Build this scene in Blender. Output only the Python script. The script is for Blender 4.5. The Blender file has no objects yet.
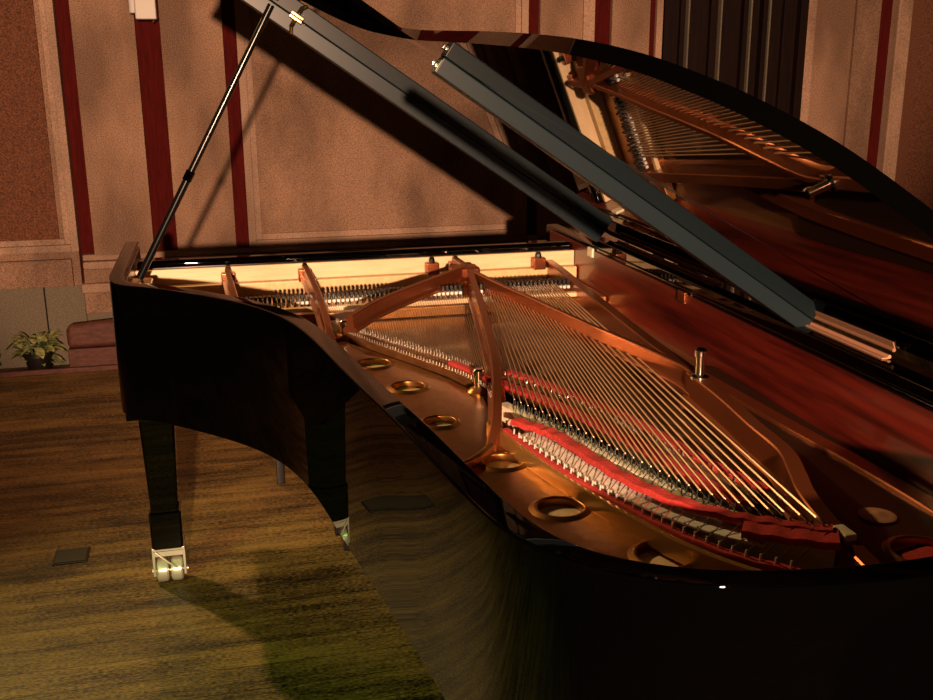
import bpy, bmesh, math, random
from mathutils import Vector, Matrix
random.seed(7)
C = bpy.context.scene.collection
SC = bpy.context.scene
PI = math.pi

# ------------------------------------------------------------------ camera, world, lamps, exposure
cam_d = bpy.data.cameras.new('camera'); cam = bpy.data.objects.new('camera', cam_d); C.objects.link(cam)
F_PX, PITCH, YAW, ROLL = 1025.65, 0.27056, 0.23518, -0.00537
cam_d.sensor_width = 36.0; cam_d.lens = 36.0 * F_PX / 933.0
fw = Vector((math.sin(YAW)*math.cos(PITCH), math.cos(YAW)*math.cos(PITCH), -math.sin(PITCH)))
rt = Vector((math.cos(YAW), -math.sin(YAW), 0)); up = rt.cross(fw)
rt2 = rt*math.cos(ROLL) + up*math.sin(ROLL); up2 = -rt*math.sin(ROLL) + up*math.cos(ROLL)
m = Matrix((rt2, up2, -fw)).transposed().to_4x4(); m.translation = Vector((-1.2328, -0.9569, 1.5951))
cam.matrix_world = m; cam_d.clip_start = 0.02; SC.camera = cam

w = bpy.data.worlds.new('world'); SC.world = w; w.use_nodes = True
w.node_tree.nodes['Background'].inputs[0].default_value = (1.0, 0.34, 0.20, 1)
w.node_tree.nodes['Background'].inputs[1].default_value = 0.009
SC.view_settings.view_transform = 'Standard'; SC.view_settings.look = 'None'
SC.view_settings.gamma = 1.0; SC.view_settings.use_curve_mapping = False
SC.view_settings.exposure = 0.0

def spot(name, loc, aim, energy, color, size, blend, radius):
    d = bpy.data.lights.new(name, 'SPOT'); d.energy = energy; d.color = color
    d.spot_size = math.radians(size); d.spot_blend = blend; d.shadow_soft_size = radius
    o = bpy.data.objects.new(name, d); C.objects.link(o); o.location = loc
    o.rotation_euler = (Vector(aim) - Vector(loc)).to_track_quat('-Z', 'Y').to_euler()
    return o
spot('hall_spotlight', (-1.54, -4.5, 2.02), (-0.1, 4.9, 2.45), 3900, (1.0, 0.60, 0.37), 45, 0.35, 0.055)
spot('stage_lamp_side', (-3.4, 4.6, 3.9), (-0.92, 1.5, 0.7), 720, (1.0, 0.64, 0.27), 42, 0.9, 0.10)
spot('stage_lamp_back', (-1.9, 4.4, 4.2), (-1.9, 2.9, 0.0), 150, (1.0, 0.48, 0.22), 64, 0.8, 0.08)
spot('green_floor_lamp', (-3.6, -1.2, 3.6), (-1.65, 1.15, 0.0), 340, (0.38, 1.0, 0.12), 34, 1.0, 0.08)

# ------------------------------------------------------------------ materials
def newmat(name):
    mt = bpy.data.materials.new(name); mt.use_nodes = True
    nt = mt.node_tree; return mt, nt, nt.nodes['Principled BSDF']
def simple(name, col, rough=0.5, metal=0.0, coat=0.0, spec=0.5):
    mt, nt, b = newmat(name)
    b.inputs['Base Color'].default_value = (*col, 1); b.inputs['Roughness'].default_value = rough
    b.inputs['Metallic'].default_value = metal; b.inputs['Coat Weight'].default_value = coat
    b.inputs['Coat Roughness'].default_value = 0.04
    b.inputs['Specular IOR Level'].default_value = spec
    return mt
def noisy(name, c1, c2, scale=(40, 40, 40), rough=0.5, metal=0.0, coat=0.0, bump=0.0, lo=0.35, hi=0.65, detail=6, extra=None):
    mt, nt, b = newmat(name); N = nt.nodes; L = nt.links
    tc = N.new('ShaderNodeTexCoord'); mp = N.new('ShaderNodeMapping'); mp.inputs['Scale'].default_value = scale
    no = N.new('ShaderNodeTexNoise'); no.inputs['Scale'].default_value = 1.0; no.inputs['Detail'].default_value = detail
    no.inputs['Roughness'].default_value = 0.65
    cr = N.new('ShaderNodeValToRGB'); e = cr.color_ramp.elements
    e[0].position = lo; e[0].color = (*c1, 1); e[1].position = hi; e[1].color = (*c2, 1)
    L.new(tc.outputs['Object'], mp.inputs[0]); L.new(mp.outputs[0], no.inputs['Vector']); L.new(no.outputs['Fac'], cr.inputs[0])
    L.new(cr.outputs[0], b.inputs['Base Color'])
    b.inputs['Roughness'].default_value = rough; b.inputs['Metallic'].default_value = metal
    b.inputs['Coat Weight'].default_value = coat; b.inputs['Coat Roughness'].default_value = 0.08
    if bump:
        bp = N.new('ShaderNodeBump'); bp.inputs['Strength'].default_value = bump; bp.inputs['Distance'].default_value = 0.004
        L.new(no.outputs['Fac'], bp.inputs['Height']); L.new(bp.outputs[0], b.inputs['Normal'])
    return mt
M = {}
M['ebony'] = simple('ebony_lacquer', (0.0005, 0.0005, 0.0005), 0.012, 0, 0, 0.5); M['ebony'].node_tree.nodes['Principled BSDF'].inputs['IOR'].default_value = 1.55
M['ebony_satin'] = simple('ebony_satin', (0.009, 0.017, 0.022), 0.34, 0, 0, 0.2)  # cool sheen of the lid battens put into the bluish base colour
M['ebony_rod'] = simple('ebony_rod', (0.004, 0.004, 0.004), 0.2, 0, 0, 0.5)
M['mahogany'] = noisy('mahogany_veneer', (0.045, 0.004, 0.0025), (0.17, 0.017, 0.008), (9, 1.5, 30), 0.34, 0, 0.35)
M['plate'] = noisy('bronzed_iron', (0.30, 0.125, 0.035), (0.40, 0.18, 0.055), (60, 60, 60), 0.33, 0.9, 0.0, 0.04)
M['spruce_lit'] = noisy('lit_spruce', (0.70, 0.50, 0.28), (0.82, 0.62, 0.38), (60, 3, 60), 0.4)  # pale copy of the soundboard wood, its lit look put into the colour
M['rail_gold'] = simple('gilded_iron_rail', (0.50, 0.27, 0.08), 0.3, 0.7)
M['hinge'] = simple('matte_brass', (0.58, 0.30, 0.18), 0.55, 0.3)  # pale matte brass for the hinge leaves and the badge
M['caster'] = simple('bright_cast_metal', (0.80, 0.80, 0.68), 0.3, 0.45)
M['plate_dark'] = simple('darker_plate', (0.035, 0.017, 0.008), 0.35, 0.4)  # darker tone of the frame metal for the bass corner
M['grey_pin'] = simple('nickel_pin', (0.42, 0.37, 0.31), 0.32, 0.8)
M['bright_pin'] = simple('bright_nickel_pin', (0.72, 0.66, 0.56), 0.4, 0.6)
M['strut'] = simple('bronzed_strut', (0.27, 0.075, 0.028), 0.27, 0.75)
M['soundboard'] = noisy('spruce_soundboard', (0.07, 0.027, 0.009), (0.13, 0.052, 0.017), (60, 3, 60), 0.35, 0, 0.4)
M['maple'] = noisy('pale_maple', (0.62, 0.44, 0.24), (0.80, 0.60, 0.36), (4, 30, 30), 0.45)
M['cream'] = noisy('cream_wood', (0.60, 0.52, 0.36), (0.78, 0.70, 0.52), (40, 40, 40), 0.5)
M['stretcher_gold'] = noisy('pale_gold_wood', (0.62, 0.42, 0.19), (0.74, 0.52, 0.25), (60, 60, 60), 0.4, 0.0)
M['copper'] = simple('copper_wound_string', (0.86, 0.60, 0.42), 0.30, 1.0)
M['steel'] = simple('steel_string', (0.72, 0.64, 0.55), 0.25, 1.0)
M['chrome'] = simple('polished_chrome', (0.85, 0.83, 0.76), 0.12, 1.0)
M['brass'] = simple('polished_brass', (0.80, 0.58, 0.26), 0.2, 1.0)
M['pin'] = simple('blued_steel', (0.10, 0.14, 0.13), 0.25, 1.0)
M['red_felt'] = noisy('red_felt', (0.30, 0.012, 0.010), (0.50, 0.030, 0.022), (160, 160, 160), 0.9, bump=0.3)
M['white_felt'] = noisy('white_felt', (0.62, 0.58, 0.50), (0.80, 0.76, 0.68), (160, 160, 160), 0.9, bump=0.2)
M['black_wood'] = simple('black_wood', (0.010, 0.008, 0.007), 0.35)
def plaster(name, c1, c2, rough=0.85):
    mt = noisy(name, c1, c2, (160, 160, 160), rough, bump=0.15, lo=0.36, hi=0.64, detail=4)
    nt = mt.node_tree; N = nt.nodes; L = nt.links; b = N['Principled BSDF']
    tc = [n for n in N if n.type == 'TEX_COORD'][0]; src = b.inputs['Base Color'].links[0].from_socket
    mp = N.new('ShaderNodeMapping'); mp.inputs['Scale'].default_value = (3.2, 3.2, 1.5)
    no = N.new('ShaderNodeTexNoise'); no.inputs['Scale'].default_value = 1.0; no.inputs['Detail'].default_value = 3
    cr = N.new('ShaderNodeValToRGB'); e = cr.color_ramp.elements
    e[0].position = 0.35; e[0].color = (0.50, 0.48, 0.46, 1); e[1].position = 0.62; e[1].color = (1, 1, 1, 1)  # broad tonal halo put into the wall colour as soft dark clouds
    mx = N.new('ShaderNodeMix'); mx.data_type = 'RGBA'; mx.blend_type = 'MULTIPLY'; mx.inputs[0].default_value = 1.0
    L.new(tc.outputs['Object'], mp.inputs[0]); L.new(mp.outputs[0], no.inputs['Vector']); L.new(no.outputs['Fac'], cr.inputs[0])
    L.new(src, mx.inputs[6]); L.new(cr.outputs[0], mx.inputs[7]); L.new(mx.outputs[2], b.inputs['Base Color'])
    return mt
M['wall'] = plaster('beige_plaster', (0.16, 0.088, 0.055), (0.45, 0.262, 0.165))
M['wall_trim'] = plaster('beige_trim', (0.26, 0.155, 0.10), (0.54, 0.335, 0.225), 0.7)
M['wall_brown'] = noisy('brown_fabric_panel', (0.05, 0.015, 0.007), (0.19, 0.068, 0.030), (165, 165, 165), 0.95, bump=0.2, lo=0.38, hi=0.64, detail=4)
M['wall_red'] = noisy('oxblood_strip', (0.045, 0.002, 0.0015), (0.08, 0.004, 0.003), (80, 80, 8), 0.9); M['wall_red'].node_tree.nodes['Principled BSDF'].inputs['Specular IOR Level'].default_value = 0.15
M['wall_grey'] = noisy('grey_plaster', (0.085, 0.070, 0.047), (0.18, 0.145, 0.10), (150, 150, 150), 0.85, bump=0.15)
M['door'] = noisy('dark_door_wood', (0.005, 0.0015, 0.001), (0.012, 0.003, 0.002), (50, 50, 4), 0.7); M['door'].node_tree.nodes['Principled BSDF'].inputs['Specular IOR Level'].default_value = 0.15
M['leaf'] = noisy('leaf_green', (0.10, 0.14, 0.04), (0.48, 0.46, 0.18), (30, 30, 30), 0.5)
M['leaf_dark'] = noisy('leaf_dark_green', (0.01, 0.035, 0.012), (0.03, 0.07, 0.02), (30, 30, 30), 0.5)
M['redbrown'] = noisy('red_brown_wood', (0.045, 0.010, 0.006), (0.11, 0.030, 0.015), (20, 20, 60), 0.7)
M['white_plastic'] = simple('white_plastic', (0.50, 0.45, 0.40), 0.45)
M['grey_plastic'] = simple('grey_plastic', (0.30, 0.26, 0.23), 0.4)
M['socket'] = simple('socket_metal', (0.014, 0.016, 0.010), 0.6, 0.2)
M['soil'] = simple('soil', (0.02, 0.014, 0.01), 0.95)

def floor_mat():
    mt, nt, b = newmat('stage_planks'); N = nt.nodes; L = nt.links
    tc = N.new('ShaderNodeTexCoord')
    br = N.new('ShaderNodeTexBrick'); br.inputs['Scale'].default_value = 1.0
    br.inputs['Brick Width'].default_value = 60.0; br.inputs['Row Height'].default_value = 0.115
    br.inputs['Mortar Size'].default_value = 0.0022; br.inputs['Mortar Smooth'].default_value = 0.3
    br.inputs['Color1'].default_value = (0.45, 0.45, 0.45, 1); br.inputs['Color2'].default_value = (0.75, 0.75, 0.75, 1)
    br.inputs['Mortar'].default_value = (0.02, 0.02, 0.02, 1); br.offset = 0.37
    L.new(tc.outputs['Object'], br.inputs['Vector'])
    def noise(scale, detail=6, rough=0.65):
        mp = N.new('ShaderNodeMapping'); mp.inputs['Scale'].default_value = scale
        n = N.new('ShaderNodeTexNoise'); n.inputs['Scale'].default_value = 1.0
        n.inputs['Detail'].default_value = detail; n.inputs['Roughness'].default_value = rough
        L.new(tc.outputs['Object'], mp.inputs[0]); L.new(mp.outputs[0], n.inputs['Vector']); return n
    n1 = noise((2.2, 22, 1)); n2 = noise((14, 120, 1)); n3 = noise((1.3, 3.5, 1), 4); n4 = noise((70, 190, 1), 3)
    def mix(a, bb, f, mode='MIX'):
        x = N.new('ShaderNodeMix'); x.data_type = 'RGBA'; x.blend_type = mode
        x.inputs[0].default_value = f
        L.new(a, x.inputs[6]); L.new(bb, x.inputs[7]); return x
    cr = N.new('ShaderNodeValToRGB'); e = cr.color_ramp.elements
    e[0].position = 0.44; e[0].color = (0.008, 0.005, 0.002, 1); e[1].position = 0.585; e[1].color = (0.30, 0.18, 0.052, 1)
    x1 = e.__class__ if False else None
    s1 = mix(n1.outputs['Fac'], n2.outputs['Fac'], 0.35)
    s2 = mix(s1.outputs[2], n3.outputs['Fac'], 0.35)
    s3 = mix(s2.outputs[2], n4.outputs['Fac'], 0.38)
    L.new(s3.outputs[2], cr.inputs[0])
    pl = N.new('ShaderNodeMix'); pl.data_type = 'RGBA'; pl.blend_type = 'MULTIPLY'; pl.inputs[0].default_value = 0.75
    L.new(cr.outputs[0], pl.inputs[6])
    sc = N.new('ShaderNodeVectorMath'); sc.operation = 'SCALE'; sc.inputs[3].default_value = 1.8
    L.new(br.outputs['Color'], sc.inputs[0]); L.new(sc.outputs[0], pl.inputs[7])
    L.new(pl.outputs[2], b.inputs['Base Color'])
    b.inputs['Roughness'].default_value = 0.5; b.inputs['Specular IOR Level'].default_value = 0.3
    bp = N.new('ShaderNodeBump'); bp.inputs['Strength'].default_value = 0.35; bp.inputs['Distance'].default_value = 0.003
    L.new(s3.outputs[2], bp.inputs['Height']); L.new(bp.outputs[0], b.inputs['Normal'])
    return mt
M['floor'] = floor_mat()

# ------------------------------------------------------------------ helpers
def link_bm(name, bm, mat, parent=None, smooth=False):
    bmesh.ops.recalc_face_normals(bm, faces=bm.faces)
    me = bpy.data.meshes.new(name); bm.to_mesh(me); bm.free()
    mats = mat if isinstance(mat, (list, tuple)) else [mat]
    for x in mats: me.materials.append(M[x] if isinstance(x, str) else x)
    if smooth:
        for p in me.polygons: p.use_smooth = True
        try: me.set_sharp_from_angle(angle=math.radians(40))
        except Exception: pass
    o = bpy.data.objects.new(name, me); C.objects.link(o)
    if parent is not None: o.parent = parent
    if smooth and len(me.polygons) < 4000:
        wn = o.modifiers.new('weighted_normal', 'WEIGHTED_NORMAL'); wn.keep_sharp = True; wn.weight = 90
    return o
def thing(name, label, cat, loc=(0, 0, 0), group=None):
    o = bpy.data.objects.new(name, None); C.objects.link(o); o.location = loc; o.empty_display_size = 0.1
    o['label'] = label; o['category'] = cat
    if group: o['group'] = group
    return o
def tag(o, label, cat, group=None):
    o['label'] = label; o['category'] = cat
    if group: o['group'] = group
    return o
def struct(o): o['kind'] = 'structure'; return o
def add_box(bm, x0, x1, y0, y1, z0, z1, bev=0.0, seg=2):
    r = bmesh.ops.create_cube(bm, size=1.0)
    vs = r['verts']
    for v in vs:
        v.co = Vector((x0 if v.co.x < 0 else x1, y0 if v.co.y < 0 else y1, z0 if v.co.z < 0 else z1))
    if bev > 0:
        es = list({e for v in vs for e in v.link_edges})
        bmesh.ops.bevel(bm, geom=es, offset=bev, segments=seg, affect='EDGES', profile=0.5)
def box(name, x0, x1, y0, y1, z0, z1, mat, parent=None, bev=0.0):
    bm = bmesh.new(); add_box(bm, x0, x1, y0, y1, z0, z1, bev); return link_bm(name, bm, mat, parent, smooth=bev > 0)
def catmull(pts, n=8):
    P = [Vector(p) for p in pts]; out = []
    for i in range(len(P)-1):
        p0 = P[i-1] if i > 0 else P[0]*2 - P[1]
        p1, p2 = P[i], P[i+1]
        p3 = P[i+2] if i+2 < len(P) else P[-1]*2 - P[-2]
        for k in range(n):
            t = k/n
            out.append(0.5*((2*p1) + (p2-p0)*t + (2*p0-5*p1+4*p2-p3)*t*t + (-p0+3*p1-3*p2+p3)*t**3))
    out.append(P[-1]); return out
def resample(pts, n):
    P = [Vector(p) for p in pts]; d = [0]
    for a, b in zip(P, P[1:]): d.append(d[-1] + (b-a).length)
    out = []; j = 0
    for k in range(n):
        s = d[-1]*k/(n-1)
        while j < len(P)-2 and d[j+1] < s: j += 1
        t = (s-d[j])/max(1e-9, d[j+1]-d[j]); out.append(P[j].lerp(P[j+1], min(1, t)))
    return out
def add_tube(bm, pts, r, seg=8, taper=None):
    P = [Vector(p) for p in pts]; rings = []
    T0 = (P[1]-P[0]).normalized(); nrm = T0.orthogonal().normalized()
    for i, p in enumerate(P):
        T = (P[min(i+1, len(P)-1)] - P[max(i-1, 0)]).normalized()
        nrm = (nrm - T*nrm.dot(T)).normalized(); bn = T.cross(nrm)
        rr = r if taper is None else r*(1 + (taper-1)*i/(len(P)-1))
        rings.append([bm.verts.new(p + (nrm*math.cos(2*PI*k/seg) + bn*math.sin(2*PI*k/seg))*rr) for k in range(seg)])
    for a, b in zip(rings, rings[1:]):
        for k in range(seg): bm.faces.new((a[k], a[(k+1) % seg], b[(k+1) % seg], b[k]))
    bm.faces.new(rings[0][::-1]); bm.faces.new(rings[-1])
def add_lathe(bm, prof, center, axis='z', seg=24):
    c = Vector(center); rings = []
    for r, h in prof:
        ring = []
        for k in range(seg):
            a = 2*PI*k/seg; u, v = r*math.cos(a), r*math.sin(a)
            d = {'z': (u, v, h), 'x': (h, u, v), 'y': (u, h, v)}[axis]
            ring.append(bm.verts.new(c + Vector(d)))
        rings.append(ring)
    for a, b in zip(rings, rings[1:]):
        for k in range(seg): bm.faces.new((a[k], a[(k+1) % seg], b[(k+1) % seg], b[k]))
    return rings
def lathe(name, prof, center, mat, parent=None, axis='z', seg=24, caps=True):
    bm = bmesh.new(); r = add_lathe(bm, prof, center, axis, seg)
    if caps:
        bm.faces.new(r[0][::-1]); bm.faces.new(r[-1])
    return link_bm(name, bm, mat, parent, smooth=True)
def normals2d(pts, closed=False):
    out = []
    for i in range(len(pts)):
        a = pts[i-1] if i > 0 else pts[0]; b = pts[i+1] if i+1 < len(pts) else pts[-1]
        d = Vector((b[0]-a[0], b[1]-a[1])).normalized(); out.append(Vector((-d.y, d.x)))
    return out
def add_sweep(bm, pts, prof, tilt=None):
    """pts: 3D path; prof: closed list of (sideways, up) offsets."""
    P = [Vector(p) for p in pts]; nr = normals2d(P); rings = []
    for p, n in zip(P, nr):
        rings.append([bm.verts.new((p.x + n.x*s, p.y + n.y*s, p.z + h)) for s, h in prof])
    k = len(prof)
    for a, b in zip(rings, rings[1:]):
        for i in range(k): bm.faces.new((a[i], a[(i+1) % k], b[(i+1) % k], b[i]))
    bm.faces.new(rings[0]); bm.faces.new(rings[-1][::-1])
def rrect(s0, s1, h0, h1, c):
    return [(s0+c, h0), (s1-c, h0), (s1-0.3*c, h0+0.3*c), (s1, h0+c), (s1, h1-c), (s1-0.3*c, h1-0.3*c), (s1-c, h1), (s0+c, h1), (s0+0.3*c, h1-0.3*c), (s0, h1-c), (s0, h0+c), (s0+0.3*c, h0+0.3*c)]
def sweep(name, pts, prof, mat, parent=None):
    bm = bmesh.new(); add_sweep(bm, pts, prof); return link_bm(name, bm, mat, parent, smooth=True)
def path3(pts, z, n=6):
    P = [(p[0], p[1], (p[2] if len(p) > 2 else z)) for p in pts]
    return catmull(P, n)
def slab(name, outline, z0, z1, mat, parent=None, bev=0.0, holes=None, smooth=True):
    bm = bmesh.new(); lo = [bm.verts.new((x, y, z0)) for x, y in outline]; hi = [bm.verts.new((x, y, z1)) for x, y in outline]
    n = len(outline)
    for i in range(n): bm.faces.new((lo[i], lo[(i+1) % n], hi[(i+1) % n], hi[i]))
    if not holes:
        f1 = bm.faces.new(hi); f0 = bm.faces.new(lo[::-1])
        if bev:
            es = list(f1.edges) + list(f0.edges); bmesh.ops.bevel(bm, geom=es, offset=bev, segments=3, affect='EDGES', profile=0.5)
    else:
        te = [bm.edges.get((hi[i], hi[(i+1) % n])) for i in range(n)]; be = [bm.edges.get((lo[i], lo[(i+1) % n])) for i in range(n)]
        for (cx, cy, r) in holes:
            k = 28
            a = [bm.verts.new((cx + r*math.cos(2*PI*i/k), cy + r*math.sin(2*PI*i/k), z1)) for i in range(k)]
            b = [bm.verts.new((v.co.x, v.co.y, z0)) for v in a]
            for i in range(k):
                bm.faces.new((a[i], a[(i+1) % k], b[(i+1) % k], b[i]))
                te.append(bm.edges.get((a[i], a[(i+1) % k]))); be.append(bm.edges.get((b[i], b[(i+1) % k])))
        bmesh.ops.triangle_fill(bm, use_beauty=True, use_dissolve=False, edges=te)
        bmesh.ops.triangle_fill(bm, use_beauty=True, use_dissolve=False, edges=be)
    return link_bm(name, bm, mat, parent, smooth=smooth)

# ------------------------------------------------------------------ setting: stage floor, back wall, door
WY = 4.876
struct(box('floor', -5.5, 5.5, -5.0, 4.905, -0.12, 0.0, 'floor'))
struct(box('wall_back', -5.5, 5.5, WY+0.10, WY+0.26, -0.6, 4.4, 'wall'))
struct(box('floor_pit', -5.5, 5.5, 4.905, WY+0.10, -0.6, -0.3, 'soil')) if False else None
def trim(x0, x1, y0, y1, z0, z1, mat, bev=0.004, name='trim_1'):
    return struct(box(name, x0, x1, y0, y1, z0, z1, mat, None, bev))
tn = [0]
def T(x0, x1, depth, z0, z1, mat, bev=0.004):
    tn[0] += 1
    return trim(x0, x1, WY+0.10-depth, WY+0.10, z0, z1, mat, bev, 'trim_%d' % tn[0])
def molding_frame(x0, x1, z0, z1, wd, depth, mat, top=True):
    """stepped picture-frame moulding round a wall panel: one mesh"""
    tn[0] += 1
    bm = bmesh.new(); Y = WY+0.10-depth
    for (o, d) in ((0.0, 0.0), (wd*0.55, 0.014)):
        a = wd*0.55 if o == 0 else wd*0.45
        xa, xb, za = x0+o, x1-o, z0+o
        add_box(bm, xa, xa+a, Y-0.016+d, WY+0.10, za, z1, 0.003)
        add_box(bm, xb-a, xb, Y-0.016+d, WY+0.10, za, z1, 0.003)
        add_box(bm, xa+a*0.98, xb-a*0.98, Y-0.016+d, WY+0.10, za, za+a, 0.003)
    return struct(link_bm('trim_%d' % tn[0], bm, mat, None, smooth=True))
ZT = 4.3
# left bay: brown fabric panel in a stepped frame, above a ledge and grey recessed plinth
T(-5.4, -1.99, 0.10, 0.45, ZT, 'wall')
T(-5.4, -2.08, 0.112, 0.70, ZT, 'wall_brown')
molding_frame(-5.4, -1.985, 0.64, ZT, 0.07, 0.115, 'wall_trim')
T(-5.4, -2.03, 0.13, 0.452, 0.60, 'wall')
T(-5.4, -2.20, 0.05, -0.05, 0.45, 'wall_grey', 0.008)
T(-2.195, -1.99, 0.055, -0.05, 0.45, 'wall_grey', 0.008)
T(-1.99, -1.915, 0.035, 0.45, ZT, 'wall_red')
# cream panel, oxblood strip, cream panel, oxblood strip
T(-1.915, -1.60, 0.07, 0.60, ZT, 'wall')
T(-1.98, 0.62, 0.095, 0.53, 0.575, 'wall_trim', 0.012)
T(-1.98, 0.62, 0.07, 0.575, 0.61, 'wall_trim', 0.008)
T(-1.98, 2.3, 0.075, 0.43, 0.53, 'wall')
T(-2.0, 2.3, 0.10, 0.40, 0.455, 'wall_trim', 0.012)
T(-1.99, 2.3, 0.06, 0.28, 0.40, 'wall')
T(-1.99, 2.3, 0.05, -0.05, 0.28, 'wall_grey')
T(-1.60, -1.475, 0.045, 0.60, ZT, 'wall_red')
T(-1.475, -1.155, 0.07, 0.60, ZT, 'wall')
T(-1.155, -1.085, 0.045, 0.60, ZT, 'wall_red')
# big cream panel with frame
T(-1.085, 0.545, 0.05, 0.60, ZT, 'wall')
molding_frame(-1.085, 0.545, 0.61, ZT, 0.075, 0.06, 'wall_trim')
T(0.545, 0.615, 0.04, 0.60, ZT, 'wall_red')
T(0.615, 0.915, 0.07, 0.60, ZT, 'wall')
T(0.87, 0.94, 0.085, 0.60, ZT, 'wall_trim')
T(0.94, 1.05, 0.04, 0.60, ZT, 'wall_red')
T(1.05, 1.30, 0.07, 0.60, ZT, 'wall')
T(1.285, 1.315, 0.075, 0.60, ZT, 'wall_red')
T(1.315, 1.355, 0.10, 0.0, ZT, 'wall_trim')
# dark double door
dr = struct(box('door_1', 1.355, 2.29, WY+0.04, WY+0.10, 0.0, 3.2, 'door'))
for (a, b, d) in ((1.36, 1.43, 0.05), (1.47, 1.50, 0.03), (1.66, 1.705, 0.035), (1.70, 1.86, 0.02), (1.865, 1.895, 0.05), (1.90, 1.94, 0.025), (1.99, 2.02, 0.055), (2.14, 2.20, 0.03), (2.24, 2.29, 0.05)):
    box('door_stile', a, b, WY+0.04-d, WY+0.045, 0.01, 3.19, 'door', dr, 0.004)
for x in (1.505, 1.712, 1.905, 2.028): box('door_bead', x-0.004, x+0.006, WY-0.025, WY+0.045, 0.02, 3.18, 'wall_grey', dr, 0.002)
T(2.29, 2.345, 0.11, 0.0, ZT, 'wall_trim')
T(2.345, 2.63, 0.07, 0.0, ZT, 'wall')
T(2.63, 2.80, 0.09, 0.0, ZT, 'wall')
T(2.80, 2.91, 0.04, 0.0, ZT, 'wall_red')
T(2.91, 3.01, 0.11, 0.0, ZT, 'wall_trim', 0.012)
T(3.01, 3.10, 0.085, 0.0, ZT, 'wall_brown')
T(3.10, 5.4, 0.07, 0.0, ZT, 'wall_brown')
# raised red board along the stage edge at the back
tn[0] += 1
trim(-5.4, 2.2, 4.72, 4.745, 0.0, 0.028, 'redbrown', 0.004, 'trim_%d' % tn[0])

# ------------------------------------------------------------------ things by the wall
wf = thing('wall_speaker', 'small white box mounted high on the dark red wall strip', 'wall fixture', (-1.53, 4.83, 1.83))
box('body', -0.055, 0.05, -0.075, 0.03, 0.0, 0.26, 'white_plastic', wf, 0.008)
box('bracket', -0.085, -0.05, -0.05, 0.045, 0.03, 0.24, 'grey_plastic', wf, 0.006)
lathe('indicator', [(0.004, 0.0), (0.006, -0.008), (0.003, -0.012)], (0.03, -0.03, 0.0), 'chrome', wf)

st = thing('wooden_chest', 'low red-brown wooden chest standing by the wall beside the plant', 'chest', (-1.93, 4.80, 0.0))
box('body', -0.155, 0.30, -0.05, 0.02, 0.0, 0.125, 'redbrown', st, 0.008)
bm = bmesh.new(); add_box(bm, -0.155, 0.30, -0.055, 0.022, 0.128, 0.285, 0.03, 4)
for v in bm.verts:
    if v.co.x < -0.05: v.co.z -= (-0.05 - v.co.x)*0.35*(1 if v.co.z > 0.2 else 0)
link_bm('lid', bm, 'redbrown', st, True)

def leaf_bm(bm, base, yaw, pitch, ln, wd):
    d = Vector((math.cos(yaw)*math.cos(pitch), math.sin(yaw)*math.cos(pitch), math.sin(pitch)))
    s = Vector((-math.sin(yaw), math.cos(yaw), 0)); u = s.cross(d)*-1
    rows = []
    for i in range(6):
        t = i/5; wv = wd*math.sin(PI*min(1, t*0.93+0.07))**0.8; drop = -0.35*ln*t*t
        c = Vector(base) + d*ln*t + Vector((0, 0, drop))
        rows.append([bm.verts.new(c - s*wv + u*0.15*wv), bm.verts.new(c - u*0.12*wv), bm.verts.new(c + s*wv + u*0.15*wv)])
    for a, b in zip(rows, rows[1:]):
        bm.faces.new((a[0], a[1], b[1], b[0])); bm.faces.new((a[1], a[2], b[2], b[1]))
def plant(x, y, label, n, mat, size, h0):
    t = thing('potted_plant', label, 'plant', (x, y, 0))
    lathe('pot', [(0.055, 0.0), (0.075, 0.085), (0.08, 0.085), (0.08, 0.1), (0.068, 0.1), (0.066, 0.07)], (0, 0, 0), 'black_wood', t)
    bm = bmesh.new()
    for i in range(n):
        yaw = random.uniform(0, 2*PI); pit = random.uniform(-0.5, 1.1)
        dx, dy = math.cos(yaw)*random.uniform(0.0, 0.09)*size, math.sin(yaw)*0.02
        ln = random.uniform(0.06, 0.12)*size*(0.55 + 0.45*abs(math.cos(yaw)))
        leaf_bm(bm, (dx, dy, h0*random.uniform(0.35, 1.0)), yaw, pit, ln, ln*0.30)
    link_bm('foliage', bm, mat, t, True)
    bm = bmesh.new()
    for i in range(9):
        a = random.uniform(0, 2*PI); add_tube(bm, [(0, 0, 0.06), (math.cos(a)*0.03, math.sin(a)*0.02, h0*0.5), (math.cos(a)*0.06, math.sin(a)*0.02, h0*0.85)], 0.003, 5)
    link_bm('stem', bm, 'leaf_dark', t)
    return t
plant(-2.25, 4.83, 'pale yellow-green leafy plant on the floor by the grey wall plinth', 90, 'leaf', 0.92, 0.19)
plant(-2.53, 4.83, 'very dark leafy plant at the left end of the wall plinth', 34, 'leaf_dark', 0.55, 0.2)

def socket(x, y, label):
    t = thing('floor_socket', label, 'floor socket', (x, y, 0.0))
    box('frame', -0.056, 0.056, -0.056, 0.056, 0.0, 0.004, 'black_wood', t, 0.001)
    box('flap', -0.050, 0.050, -0.050, 0.050, 0.004, 0.0065, 'socket', t, 0.001)
    return t
socket(-1.80, 2.43, 'small square metal socket plate set in the stage planks left of the piano leg')

bn = thing('piano_bench', 'black piano bench at the keyboard, its thin legs seen below the piano', 'bench', (-0.72, 3.07, 0))
box('seat', -0.37, 0.37, -0.19, 0.19, 0.40, 0.48, 'black_wood', bn, 0.015)
box('apron', -0.36, 0.36, -0.18, 0.18, 0.33, 0.40, 'ebony', bn, 0.004)
for sx in (-1, 1):
    for sy in (-1, 1):
        box('leg', sx*0.35-0.016, sx*0.35+0.016, sy*0.17-0.016, sy*0.17+0.016, 0.0, 0.34, 'ebony', bn, 0.003)

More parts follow.
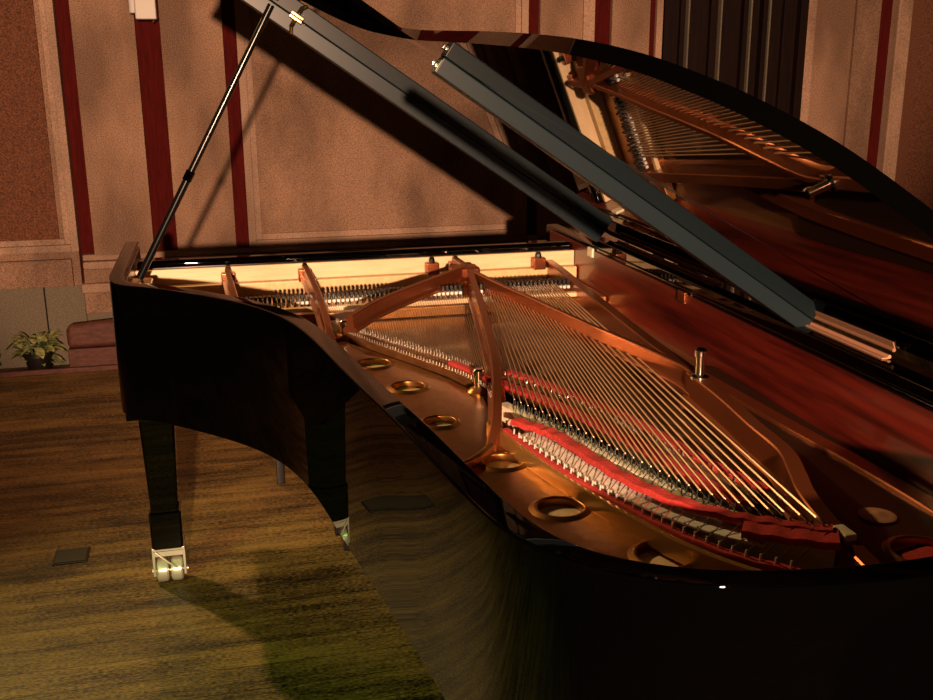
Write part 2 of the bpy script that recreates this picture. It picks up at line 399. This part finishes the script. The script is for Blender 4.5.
# ------------------------------------------------------------------ the grand piano
GP = thing('grand_piano', 'black concert grand piano with raised lid and bronze iron frame', 'piano', (-0.75, 1.3, 0))
GPO = Vector((-0.75, 1.3, 0))
_link = link_bm
def part(o, parent=None):
    """objects are built in world coordinates: keep them there under the piano's base"""
    return o
PAR = {}
def to_piano(o):
    o.parent = GP; o.matrix_parent_inverse = Matrix.Translation(-GPO); return o
def sub(o, p):
    o.parent = p; o.matrix_parent_inverse = Matrix.Identity(4); return o
ZR = 1.02
OUT = [(-1.555, 2.70), (-1.556, 2.45), (-1.556, 2.2), (-1.553, 2.05), (-1.532, 1.965), (-1.485, 1.925), (-1.42, 1.885), (-1.324, 1.787), (-1.228, 1.684), (-1.150, 1.572),
       (-1.096, 1.435), (-1.065, 1.30), (-1.042, 1.14), (-1.022, 0.99), (-0.996, 0.82), (-0.966, 0.64), (-0.945, 0.45), (-0.927, 0.31), (-0.905, 0.205), (-0.868, 0.12),
       (-0.815, 0.062), (-0.75, 0.02), (-0.68, -0.006), (-0.58, -0.026), (-0.46, -0.034), (-0.34, -0.024), (-0.22, 0.005), (-0.11, 0.055), (-0.035, 0.125), (-0.003, 0.22), (0, 0.36), (0, 0.6), (0, 1.2), (0, 1.9), (0, 2.70)]
OUTC = [(p.x, p.y) for p in catmull([(x, y, 0) for x, y in OUT], 5)]
def fair(pts, n=520, it=130):
    P = resample([(x, y, 0) for x, y in pts], n); Q = [p.copy() for p in P]
    for _ in range(it):
        R = [q.copy() for q in Q]
        for i in range(1, n-1):
            wgt = 0.5 if 0.25 < Q[i].y < 1.86 and -1.5 < Q[i].x < -0.5 else (0.08 if Q[i].y < 2.1 else 0.0)
            R[i] = Q[i].lerp((Q[i-1]+Q[i+1])*0.5, wgt)
        Q = R
    return [(p.x, p.y) for p in resample(Q, 210)]
OUTC = fair(OUTC)
rim_path = [(x, y, 0) for x, y in OUTC]
TH = 0.045
to_piano(sweep('rim', rim_path, rrect(0, TH, 0.63, ZR, 0.005), 'ebony'))
NR = normals2d(OUTC)
def offset_outline(d): return [(p[0]+n.x*d, p[1]+n.y*d) for p, n in zip(OUTC, NR)]
inner = to_piano(sweep('inner_rim', rim_path[2:-2], rrect(TH, TH+0.006, 0.80, ZR-0.012, 0.001), 'mahogany')); inner['label'] = 'red mahogany veneer lining'
# keybed, cheek blocks, fallboard and stretcher
to_piano(box('keybed', -1.54, -0.01, 2.02, 2.66, 0.60, 0.655, 'ebony', None, 0.004))
to_piano(box('belly_rail', -1.30, -0.05, 1.90, 1.94, 0.655, 0.85, 'black_wood'))
to_piano(box('cheek_block', -1.508, -1.43, 2.44, 2.68, 0.66, 0.965, 'ebony', None, 0.006))
to_piano(box('cheek_block', -0.125, -0.048, 2.44, 2.68, 0.66, 0.965, 'ebony', None, 0.006))
bm = bmesh.new(); add_box(bm, -1.50, -0.05, 2.385, 2.43, 0.70, 1.004, 0.014, 4); to_piano(link_bm('fallboard', bm, 'ebony', None, True))
o = to_piano(box('stretcher', -1.505, -0.052, 2.365, 2.384, 0.90, 0.978, 'maple', None, 0.002)); o['label'] = 'pale maple stretcher board'
o = to_piano(box('keyslip', -1.43, -0.125, 2.63, 2.66, 0.655, 0.72, 'ebony', None, 0.004))
kb = to_piano(box('keyboard', -1.425, -0.13, 2.45, 2.625, 0.66, 0.735, 'cream', None, 0.003)); kb['label'] = 'row of ivory keys'
# soundboard
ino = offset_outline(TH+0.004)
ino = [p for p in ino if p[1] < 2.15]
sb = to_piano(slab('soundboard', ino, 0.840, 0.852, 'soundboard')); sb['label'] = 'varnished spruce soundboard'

# --- lower tier of the stretcher, then the iron plate
plate = to_piano(box('stretcher_lower', -1.50, -0.055, 2.325, 2.36, 0.872, 0.930, 'stretcher_gold', None, 0.004)); plate['label'] = 'pale gold lower tier of the stretcher'  # lower tier of the stretcher wood, not a part of the iron plate
to_piano(box('pin_block', -1.50, -0.055, 2.04, 2.325, 0.855, 0.885, 'plate', None, 0.003))
HOLES = [(-0.893, 1.448, .040), (-0.843, 1.242, .037), (-0.823, 0.991, .032), (-0.758, 0.747, .036), (-0.720, 0.527, .038), (-0.622, 0.328, .042), (-0.242, 0.277, .038)]
iin = offset_outline(TH+0.008)
# treble-side web of the plate between the bent side and the hitch rail
side = [p for p in iin if p[0] < -0.40 and p[1] < 1.96 and p[1] > 0.0]
RAIL = [(-0.743, 0.893), (-0.734, 0.849), (-0.707, 0.678), (-0.664, 0.493), (-0.620, 0.354), (-0.590, 0.281), (-0.548, 0.213), (-0.50, 0.16), (-0.44, 0.12)]
TREB2 = [(-0.965, 1.76), (-0.925, 1.665), (-0.859, 1.535), (-0.785, 1.385), (-0.736, 1.275), (-0.695, 1.13), (-0.715, 0.97)]
web = [p for p in side if p[0] < -0.44] + [(-0.43, iin[0][1]*0+0.03)] + RAIL[::-1] + TREB2[::-1] + [(-1.0, 1.83), (-1.12, 1.86), (-1.3, 1.86)]
pw = to_piano(slab('plate_web', web, 0.873, 0.889, 'plate', None, holes=[h for h in HOLES if h[0] < -0.5])); pw['label'] = 'bronze iron frame with round holes'
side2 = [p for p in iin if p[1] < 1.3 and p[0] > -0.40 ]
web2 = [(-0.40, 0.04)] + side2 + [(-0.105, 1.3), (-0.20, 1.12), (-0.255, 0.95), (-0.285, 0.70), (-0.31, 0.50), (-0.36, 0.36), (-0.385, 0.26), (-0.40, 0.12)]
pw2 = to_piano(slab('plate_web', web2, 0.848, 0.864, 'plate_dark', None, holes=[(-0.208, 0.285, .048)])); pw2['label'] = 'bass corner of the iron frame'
for (x, y, r) in HOLES:
    z = 0.889 if x < -0.5 else 0.864
    if x > -0.5: x, y, r = -0.208, 0.285, 0.048
    bm = bmesh.new(); k = 32; prof = [(r-0.001, -0.018), (r-0.001, 0.001), (r+0.0005, 0.0036), (r+0.003, 0.0048), (r+0.006, 0.0042), (r+0.009, 0.002), (r+0.013, 0.0008), (r+0.017, -0.002)]
    add_lathe(bm, prof, (x, y, z), 'z', k); rg = to_piano(link_bm('hole_ring', bm, 'plate', None, True))
    if x < -0.5:
        hb = sub(lathe('lit_board_disc', [(r-0.0015, z-0.0155), (r-0.0015, z-0.0105), (0.002, z-0.0104)], (x, y, 0), 'spruce_lit', seg=32), rg); hb['label'] = 'added pale disc for the lit soundboard below the hole'  # disc added inside the plate, pale like the lit soundboard below
# hitch rail, curved rail round the tenor break
to_piano(sweep('hitch_rail', path3(RAIL, 0.885), rrect(-0.007, 0.006, 0, 0.034, 0.004), 'rail_gold'))
RAIL_D = [(-0.728, 0.880), (-0.760, 0.81), (-0.815, 0.742), (-0.863, 0.715), (-0.91, 0.70)]
to_piano(sweep('plate_rib', path3(RAIL_D, 0.885), rrect(-0.008, 0.008, 0, 0.022, 0.005), 'plate'))
def strut(pts, w_, h, z=None, name='strut', mat='strut'):
    a, f, c = w_/2, w_/2 + 0.009, 0.0025
    prof = [(-f, -h), (f, -h), (f, -h+0.009), (f-0.003, -h+0.012), (a, -h+0.016), (a, -c), (a-c, 0), (-a+c, 0), (-a, -c), (-a, -h+0.016), (-f+0.003, -h+0.012), (-f, -h+0.009)]
    return to_piano(sweep(name, path3(pts, z, 5), prof, mat))
strut([(-1.221, 2.335, .985), (-1.221, 2.243, .985), (-1.21, 1.98, .975), (-1.20, 1.84, .93)], 0.016, 0.05)
strut([(-0.979, 2.335, .980), (-0.979, 2.178, .985), (-0.981, 1.879, .985), (-0.986, 1.62, .975), (-0.992, 1.44, .945), (-0.997, 1.30, .90)], 0.018, 0.05)
strut([(-0.930, 1.585, .983), (-0.905, 1.625, .985), (-0.845, 1.725, .985), (-0.753, 1.846, .985), (-0.62, 2.005, .985), (-0.501, 2.151, .985), (-0.485, 2.17, .985)], 0.020, 0.045)
strut([(-0.480, 2.335, .980), (-0.480, 2.157, .98), (-0.516, 1.928, .976), (-0.567, 1.633, .972), (-0.620, 1.352, .965), (-0.668, 1.123, .96), (-0.713, 0.95, .95), (-0.742, 0.85, .93), (-0.765, 0.80, .905)], 0.020, 0.06)
strut([(-0.484, 2.157, .98), (-0.446, 1.927, .975), (-0.413, 1.733, .975), (-0.381, 1.523, .975), (-0.351, 1.34, .975), (-0.309, 1.145, .973), (-0.286, 1.02, .972), (-0.285, 0.93, .970)], 0.016, 0.052)
strut([(-0.285, 0.95, .970), (-0.293, 0.79, .966), (-0.305, 0.648, .960), (-0.312, 0.53, .955), (-0.336, 0.45, .949), (-0.358, 0.385, .943), (-0.376, 0.289, .936), (-0.390, 0.166, .93), (-0.400, 0.062, .924)], 0.030, 0.065)
strut([(-0.142, 2.40, .95), (-0.155, 2.211, .95), (-0.198, 1.727, .95), (-0.240, 1.272, .953), (-0.262, 1.06, .962), (-0.275, 0.97, .965)], 0.030, 0.085)
strut([(-0.205, 1.50, .90), (-0.145, 1.25, .882), (-0.120, 1.036, .874), (-0.105, 0.804, .872), (-0.094, 0.66, .872), (-0.088, 0.50, .872), (-0.085, 0.40, .87)], 0.040, 0.03, name='plate_rib')
bm = bmesh.new(); add_box(bm, -0.535, -0.445, 2.13, 2.20, 0.93, 0.983, 0.01, 3); to_piano(link_bm('strut_hub', bm, 'strut', None, True))
# nose bolts
def nose_bolt(x, y, z0, z1, r=0.0105):
    return to_piano(lathe('nose_bolt', [(r*1.9, z0), (r*1.9, z0+0.006), (r*0.95, z0+0.010), (r*0.95, z1-0.018), (r*1.25, z1-0.016), (r*1.25, z1-0.004), (r*0.8, z1)], (x, y, 0), 'chrome'))
for a in ((-0.697, 1.165, .889, .945), (-0.286, 0.915, .965, 1.03), (-0.930, 1.715, .885, .940)): nose_bolt(*a)
to_piano(lathe('strut_foot', [(0.030, 0.884), (0.030, 0.895), (0.024, 0.902), (0.012, 0.906)], (-0.930, 1.715, 0), 'plate'))
to_piano(lathe('strut_foot', [(0.026, 0.884), (0.026, 0.893), (0.018, 0.900), (0.010, 0.904)], (-0.697, 1.165, 0), 'plate'))
for x in (-1.221, -0.979, -0.56, -0.480, -0.19):
    bm = bmesh.new(); add_box(bm, x-0.022, x+0.022, 2.318, 2.352, 0.925, 0.966, 0.004); to_piano(link_bm('strut_lug', bm, 'strut', None, True))
    to_piano(lathe('lug_bolt', [(0.010, 0.966), (0.010, 0.975), (0.008, 0.979), (0.006, 0.984)], (x, 2.335, 0), 'pin', seg=8))
# badge in the bass corner
bd = to_piano(lathe('badge', [(0.030, 0.864), (0.031, 0.867), (0.026, 0.869), (0.022, 0.868), (0.010, 0.871), (0.0, 0.872)], (-0.198, 0.418, 0), 'hinge', caps=False)); bd['label'] = 'small round brass badge'

# --- bridges and felts
BASSB = [(-0.700, 0.950), (-0.680, 0.884), (-0.654, 0.817), (-0.625, 0.724), (-0.596, 0.624), (-0.566, 0.513), (-0.531, 0.400), (-0.487, 0.327), (-0.432, 0.275), (-0.392, 0.245)]
bb = to_piano(sweep('bass_bridge', path3(BASSB, 0.852), rrect(-0.013, 0.013, 0, 0.083, 0.003), 'cream')); bb['label'] = 'pale wooden bass bridge'
TENB = [(-0.635, 1.255), (-0.596, 1.15), (-0.548, 1.035), (-0.491, 0.864), (-0.460, 0.694), (-0.432, 0.575), (-0.398, 0.454)]
tb = to_piano(sweep('long_bridge', path3(TENB, 0.852), rrect(-0.016, 0.016, 0, 0.060, 0.003), 'soundboard'))
TREB = [(-0.950, 1.80), (-0.915, 1.715), (-0.870, 1.625), (-0.781, 1.455), (-0.712, 1.325), (-0.665, 1.17)]
trb = to_piano(sweep('treble_bridge', path3(TREB, 0.852), rrect(-0.016, 0.016, 0, 0.068, 0.003), 'soundboard'))
def felt(pts, z, w_, h, n=6, wob=0.0):
    P = path3(pts, z, n)
    if wob: P = [Vector((p.x, p.y, p.z + wob*math.sin(i*1.3))) for i, p in enumerate(P)]
    return to_piano(sweep('red_felt', P, rrect(-w_/2, w_/2, 0, h, 0.003), 'red_felt'))
FELT_A = [(-0.712, 0.81), (-0.675, 0.751), (-0.656, 0.70), (-0.632, 0.575), (-0.606, 0.470), (-0.563, 0.375), (-0.510, 0.312), (-0.463, 0.277), (-0.398, 0.235)]
FELT_B = [(-0.727, 0.835), (-0.716, 0.77), (-0.688, 0.624), (-0.643, 0.459), (-0.597, 0.334), (-0.547, 0.244), (-0.488, 0.183)]
felt([(x-0.001, y+0.012) for x, y in FELT_A], 0.934, 0.024, 0.012, 8, 0.0015)
fb = [(-0.515, 0.296), (-0.465, 0.262), (-0.402, 0.226)]
felt(fb, 0.930, 0.05, 0.013, 8, 0.0012)
felt(FELT_B, 0.910, 0.015, 0.013, 8, 0.0008)
CREAM = [(-0.700, 0.78), (-0.684, 0.715), (-0.662, 0.622), (-0.638, 0.53), (-0.592, 0.405), (-0.540, 0.315), (-0.490, 0.262)]
lb = to_piano(sweep('listing_cloth', path3([(x+0.004, y+0.013) for x, y in CREAM], 0.919), rrect(-0.022, 0.020, 0, 0.006, 0.002), 'white_felt')); lb['label'] = 'cream cloth strip under the string tails'
TEN1 = [(-0.612, 1.225), (-0.535, 1.05), (-0.478, 0.885), (-0.448, 0.75), (-0.428, 0.62), (-0.386, 0.461)]
TEN2 = [(-0.650, 1.165), (-0.605, 1.06), (-0.568, 0.960), (-0.515, 0.785), (-0.474, 0.585), (-0.444, 0.430)]
felt(TEN1, 0.908, 0.026, 0.011); felt(TEN2, 0.903, 0.028, 0.011)
felt([(-0.725, 1.315), (-0.70, 1.25), (-0.672, 1.155)], 0.912, 0.020, 0.012)
felt([(-0.262, 0.27), (-0.208, 0.285), (-0.15, 0.30)], 0.853, 0.05, 0.004)
felt([(-0.262, 0.33), (-0.208, 0.345), (-0.15, 0.36)], 0.853, 0.04, 0.004)

o = to_piano(box('bridge_end', -0.392, -0.372, 0.225, 0.262, 0.90, 0.943, 'cream', None, 0.003))
# --- strings: the copper-wound bass strings each, the thin plain strings of the rest
bc = resample(path3(BASSB, 0.94), 40); hc = resample(path3(FELT_B, 0.92), 40)
NB = 32
def lerp_path(path, t):
    i = t*(len(path)-1); j = min(int(i), len(path)-2); return path[j].lerp(path[j+1], i-j)
for i in range(NB):
    t = i/(NB-1)
    e = lerp_path(bc, 0.06 + 0.92*t); s = Vector((-0.465 + 0.225*t**1.1, 2.0, 0.943))
    e = Vector((e.x, e.y, 0.945))
    d = (e - s).normalized(); e2 = e + d*0.012
    h = lerp_path(hc, 0.05 + 0.93*t); h = Vector((h.x, h.y, 0.927))
    bm = bmesh.new(); add_tube(bm, [s, s.lerp(e, 0.5), e - d*0.03], 0.0014 + 0.0009*t, 6)
    o = to_piano(link_bm('bass_string', bm, 'copper', None, True)); o['label'] = 'copper-wound bass string'
    bm = bmesh.new(); add_tube(bm, [e - d*0.03, e2, Vector((h.x, h.y, 0.925))], 0.0009, 5)
    sub(link_bm('string_tail', bm, 'steel', None, True), o)
    for k in (-1, 1):                                       # bridge pins beside the string
        side_v = Vector((-d.y, d.x, 0))*0.004*k
        bm = bmesh.new(); add_tube(bm, [e + side_v + Vector((0, 0, -0.012)), e + side_v + Vector((0, 0, 0.006))], 0.0016, 6)
        sub(link_bm('bridge_pin', bm, 'pin', None, True), o)
    bm = bmesh.new(); add_tube(bm, [h + Vector((0, 0, -0.02)), h + Vector((0.001, -0.002, 0.006))], 0.0018, 6)
    sub(link_bm('hitch_pin', bm, 'bright_pin', None, True), o)
tc_ = resample(path3(TENB, 0.92), 40)
NT = 30
for i in range(NT):
    t = i/(NT-1); e = lerp_path(tc_, 0.04 + 0.94*t); s = Vector((-0.50 + 0.12*t, 2.0, 0.928)); e = Vector((e.x, e.y, 0.915))
    d = (e-s).normalized()
    bm = bmesh.new(); add_tube(bm, [s, e, e + d*0.10 + Vector((0, 0, -0.004))], 0.0011, 5)
    o = to_piano(link_bm('tenor_string', bm, 'steel', None, True))
    for q in (-0.006, 0.012):
        bm = bmesh.new(); p = e + d*q; add_tube(bm, [p + Vector((0.003, 0, -0.008)), p + Vector((0.003, 0, 0.006))], 0.0015, 6)
        sub(link_bm('bridge_pin', bm, 'chrome', None, True), o)
trc = resample(path3(TREB, 0.93), 40)
NTR = 60
for i in range(NTR):
    t = i/(NTR-1); e = lerp_path(trc, 0.02 + 0.96*t); s = Vector((-0.955 + 0.43*t, 2.0, 0.930)); e = Vector((e.x, e.y, 0.924))
    d = (e-s).normalized()
    bm = bmesh.new(); add_tube(bm, [s, e, e + d*(0.05 + 0.05*t) + Vector((0, 0, -0.010))], 0.0008, 5)
    o = to_piano(link_bm('treble_string', bm, 'steel', None, True))
    for q in (random.uniform(-0.005, 0.002), random.uniform(0.010, 0.018), 0.05 + 0.045*t + random.uniform(-0.006, 0.004)):
        bm = bmesh.new(); p = e + d*q; dz = -0.008 if q > 0.02 else random.uniform(-0.003, 0.002)
        add_tube(bm, [p + Vector((0.003, 0, (-0.003 if q > 0.02 else -0.010) + dz)), p + Vector((0.003, 0, 0.005 + dz))], 0.0013, 6)
        sub(link_bm('string_pin', bm, 'grey_pin', None, True), o)
# dampers: black heads on white felts, one copy per note; tuning pins behind them
bm = bmesh.new(); add_box(bm, -0.0042, 0.0042, -0.014, 0.014, 0.9385, 0.957, 0.001, 1)
dh = link_bm('damper', bm, 'black_wood', None)
bm = bmesh.new(); add_box(bm, -0.0044, 0.0044, -0.020, 0.020, 0.929, 0.938, 0.001, 1)
df = link_bm('damper_felt', bm, 'white_felt', None); df['label'] = 'white damper felt'
first = True
xs = [-1.19 + 0.0132*i for i in range(76)]
for x in xs:
    if abs(x + 0.52) < 0.012: continue
    if first: a, b = dh, df; first = False
    else:
        a = dh.copy(); C.objects.link(a); b = df.copy(); C.objects.link(b)
    y = 1.985 + 0.03*math.sin((x+1.2)*2.0)
    a.parent = GP; a.matrix_parent_inverse = Matrix.Translation(-GPO); a.location = (x, y, 0)
    b.parent = a; b.matrix_parent_inverse = Matrix.Identity(4); b.location = (0, 0, 0)
bm = bmesh.new(); add_tube(bm, [(0, 0, 0.884), (0, 0, 0.905)], 0.0034, 6); tp0 = link_bm('tuning_pin', bm, 'pin', None, True)
first = True
for r_ in range(2):
    for i in range(50):
        if first: a = tp0; first = False
        else: a = tp0.copy(); C.objects.link(a)
        a.parent = GP; a.matrix_parent_inverse = Matrix.Translation(-GPO); a.location = (-1.22 + 0.021*i + 0.01*r_, 2.12 + 0.05*r_ + 0.012*(i % 3), 0)
to_piano(box('damper_guide_rail', -1.22, -0.17, 1.935, 1.955, 0.915, 0.928, 'maple', None, 0.002))

# --- legs with casters
def leg(x, y, rot, zt):
    bm = bmesh.new()
    prof = [(0.060, zt), (0.060, zt-0.03), (0.052, zt-0.045), (0.042, 0.262), (0.042, 0.250), (0.049, 0.246), (0.048, 0.128), (0.044, 0.124)]
    rings = []
    for r, z in prof:
        c = r*0.86
        rings.append([bm.verts.new((x + a, y + b, z)) for a, b in ((r, -c), (r, c), (c, r), (-c, r), (-r, c), (-r, -c), (-c, -r), (c, -r))])
    for A_, B_ in zip(rings, rings[1:]):
        for k in range(8): bm.faces.new((A_[k], A_[(k+1) % 8], B_[(k+1) % 8], B_[k]))
    bm.faces.new(rings[0]); bm.faces.new(rings[-1][::-1])
    lg = to_piano(link_bm('leg', bm, 'ebony'))
    def R(bmx):
        mt = Matrix.Translation((x, y, 0)) @ Matrix.Rotation(rot, 4, 'Z')
        bmesh.ops.transform(bmx, matrix=mt, verts=bmx.verts)
    bm = bmesh.new()
    add_box(bm, -0.050, 0.050, -0.040, 0.040, 0.113, 0.126, 0.002)
    for sx in (-1, 1): add_box(bm, sx*0.047-0.004, sx*0.047+0.004, -0.036, 0.022, 0.028, 0.118, 0.002)
    add_box(bm, -0.046, 0.046, -0.040, -0.034, 0.098, 0.118, 0.001)
    add_tube(bm, [(-0.056, -0.010, 0.036), (0.056, -0.010, 0.036)], 0.006, 10)
    R(bm); f = sub(link_bm('caster_frame', bm, 'caster', None, True), lg); f['label'] = 'bright metal caster fork'
    bm = bmesh.new(); add_tube(bm, [(-0.040, -0.046, 0.118), (-0.004, -0.052, 0.084), (0.024, -0.049, 0.060)], 0.0035, 8)
    R(bm); sub(link_bm('caster_brake', bm, 'caster', None, True), lg)
    for cx in (-0.022, 0.022):
        bm = bmesh.new(); rr = add_lathe(bm, [(0.010, -0.018), (0.034, -0.018), (0.039, -0.013), (0.040, 0.0), (0.039, 0.013), (0.034, 0.018), (0.010, 0.018)], (cx, -0.010, 0.040), 'x', 28)
        bm.faces.new(rr[0]); bm.faces.new(rr[-1][::-1])
        R(bm); wl = sub(link_bm('caster_wheel', bm, 'caster', None, True), lg); wl['label'] = 'bright metal caster wheel'
leg(-1.465, 2.19, 0.0, 0.602)
leg(-0.12, 2.19, 0.4, 0.602)
leg(-0.46, 0.35, 0.2, 0.64)
to_piano(box('underframe', -0.84, -0.10, 0.30, 0.42, 0.635, 0.72, 'black_wood'))
to_piano(box('underframe', -0.86, -0.72, 0.42, 1.92, 0.66, 0.74, 'black_wood'))
# pedal lyre
ly = to_piano(box('pedal_lyre', -0.93, -0.63, 2.22, 2.36, 0.07, 0.17, 'ebony', None, 0.006))
for x in (-0.86, -0.70): sub(box('lyre_post', x-0.02, x+0.02, 2.27, 2.31, 0.165, 0.605, 'ebony', None, 0.004), ly)
for x in (-0.85, -0.78, -0.71): sub(box('pedal', x-0.016, x+0.016, 2.34, 2.47, 0.09, 0.102, 'brass', None, 0.004), ly)
sub(box('lyre_foot', -0.90, -0.66, 2.24, 2.34, 0.0, 0.072, 'ebony', None, 0.003), ly)

# --- lid, opened about 35 degrees on its hinges along the straight side
ANG = math.radians(34.2)
HX, HZ = 0.004, 1.058
MAT = Matrix.Translation((HX, 0, HZ)) @ Matrix.Rotation(ANG, 4, 'Y')
YF = 2.20          # front edge, where the flap is folded back
def lid_bm(outline, z0, z1, bev):
    bm = bmesh.new(); n = len(outline)
    lo = [bm.verts.new((x, y, z0)) for x, y in outline]; hi = [bm.verts.new((x, y, z1)) for x, y in outline]
    sides = [bm.faces.new((lo[i], lo[(i+1) % n], hi[(i+1) % n], hi[i])) for i in range(n)]
    f1 = bm.faces.new(hi); f0 = bm.faces.new(lo[::-1])
    es = list(f1.edges) + list(f0.edges)
    bmesh.ops.bevel(bm, geom=es, offset=bev, segments=3, affect='EDGES', profile=0.5)
    bmesh.ops.transform(bm, matrix=MAT, verts=bm.verts); return bm
LID = [(-1.562, YF), (-1.562, 2.05), (-1.545, 1.96), (-1.495, 1.91), (-1.43, 1.87), (-1.334, 1.78), (-1.235, 1.665), (-1.15, 1.53), (-1.095, 1.385), (-1.062, 1.205), (-1.04, 1.035), (-1.025, 0.82), (-1.012, 0.62),
       (-0.995, 0.42), (-0.975, 0.27), (-0.945, 0.15), (-0.91, 0.075), (-0.865, 0.01), (-0.79, -0.045), (-0.69, -0.065), (-0.58, -0.068), (-0.46, -0.064), (-0.34, -0.05), (-0.22, -0.02), (-0.10, 0.04), (-0.025, 0.12), (0.008, 0.24), (0.010, 0.36), (0.010, 1.0), (0.010, 1.9)]
lo_ = [(p.x, p.y) for p in catmull([(x, y, 0) for x, y in LID], 5)][1:]
lo_ = [(lo_[0][0], YF)] + lo_ + [(0.012, YF)]
lid = to_piano(link_bm('lid', lid_bm(lo_, 0.0, 0.022, 0.008), 'ebony', None, True))
YAX = Matrix.Translation((0, YF, 0.024)) @ Matrix.Rotation(-math.radians(4.3), 4, 'X') @ Matrix.Translation((0, -YF, -0.024))
flap = [(-1.565, YF), (-1.565, YF-0.02), (-1.565, YF-0.52), (-1.55, YF-0.55), (0.0, YF-0.55), (0.0, YF)]
fbm = lid_bm(flap[:1]+flap[2:], 0.024, 0.044, 0.004); bmesh.ops.transform(fbm, matrix=MAT @ YAX @ MAT.inverted(), verts=fbm.verts)
sub(link_bm('lid_flap', fbm, 'ebony', None, True), lid)
def lidbox(name, x0, x1, y0, y1, z0, z1, mat, bev=0.004, par=lid):
    bm = bmesh.new(); add_box(bm, x0, x1, y0, y1, z0, z1, bev); bmesh.ops.transform(bm, matrix=MAT, verts=bm.verts)
    return sub(link_bm(name, bm, mat, None, True), par)
lidbox('lid_edge_batten', -1.56, -0.03, YF-0.045, YF-0.002, -0.045, 0.0, 'ebony_satin')
bt = lidbox('lid_batten', -0.985, 0.0, 0.97, 1.012, -0.034, 0.0, 'ebony_satin')
lidbox('batten_latch', -0.994, -0.984, 0.985, 0.999, -0.024, -0.012, 'chrome', 0.002)
# lid hinges, buffers, catch
to_piano(box('lid_hinge_rail', -0.044, 0.0, 0.22, 2.22, 1.019, 1.046, 'ebony', None, 0.004))
for (ya, yb) in ((0.70, 1.10), (1.40, 2.10)):
    bm = bmesh.new(); add_box(bm, -0.014, 0.0, ya, yb, 1.046, 1.049, 0.0008); add_tube(bm, [(0.002, ya, 1.050), (0.002, yb, 1.050)], 0.004, 10)
    to_piano(link_bm('lid_hinge', bm, 'hinge', None, True))
for (y, mt) in ((2.20, 'cream'), (1.50, 'strut')):
    o = to_piano(box('rim_buffer', -0.058, -0.049, y-0.022, y+0.022, 0.985, 1.015, mt, None, 0.002))
bm = bmesh.new(); add_box(bm, -1.215, -1.175, YF-0.08, YF-0.05, -0.010, 0.0, 0.002); add_tube(bm, [(-1.195, YF-0.065, -0.008), (-1.195, YF-0.075, -0.030), (-1.185, YF-0.05, -0.042)], 0.006, 8)
bmesh.ops.transform(bm, matrix=MAT, verts=bm.verts); sub(link_bm('flap_hook', bm, 'brass', None, True), lid)
# prop stick
top = MAT @ Vector((-1.27, YF-0.05, -0.010)); base = Vector((-1.475, 2.13, 1.0))
bm = bmesh.new(); add_tube(bm, [base, base.lerp(top, 0.38)], 0.011, 10); add_tube(bm, [base.lerp(top, 0.385), top], 0.010, 10)
ps = to_piano(link_bm('prop_stick', bm, 'ebony_rod', None, True))
bm = bmesh.new(); add_tube(bm, [base.lerp(top, 0.365), base.lerp(top, 0.40)], 0.0135, 10); sub(link_bm('prop_collar', bm, 'ebony', None, True), ps)
bm = bmesh.new(); add_box(bm, -1.50, -1.44, 2.08, 2.17, 0.965, 0.995, 0.005); sub(link_bm('prop_bracket', bm, 'brass', None, True), ps)
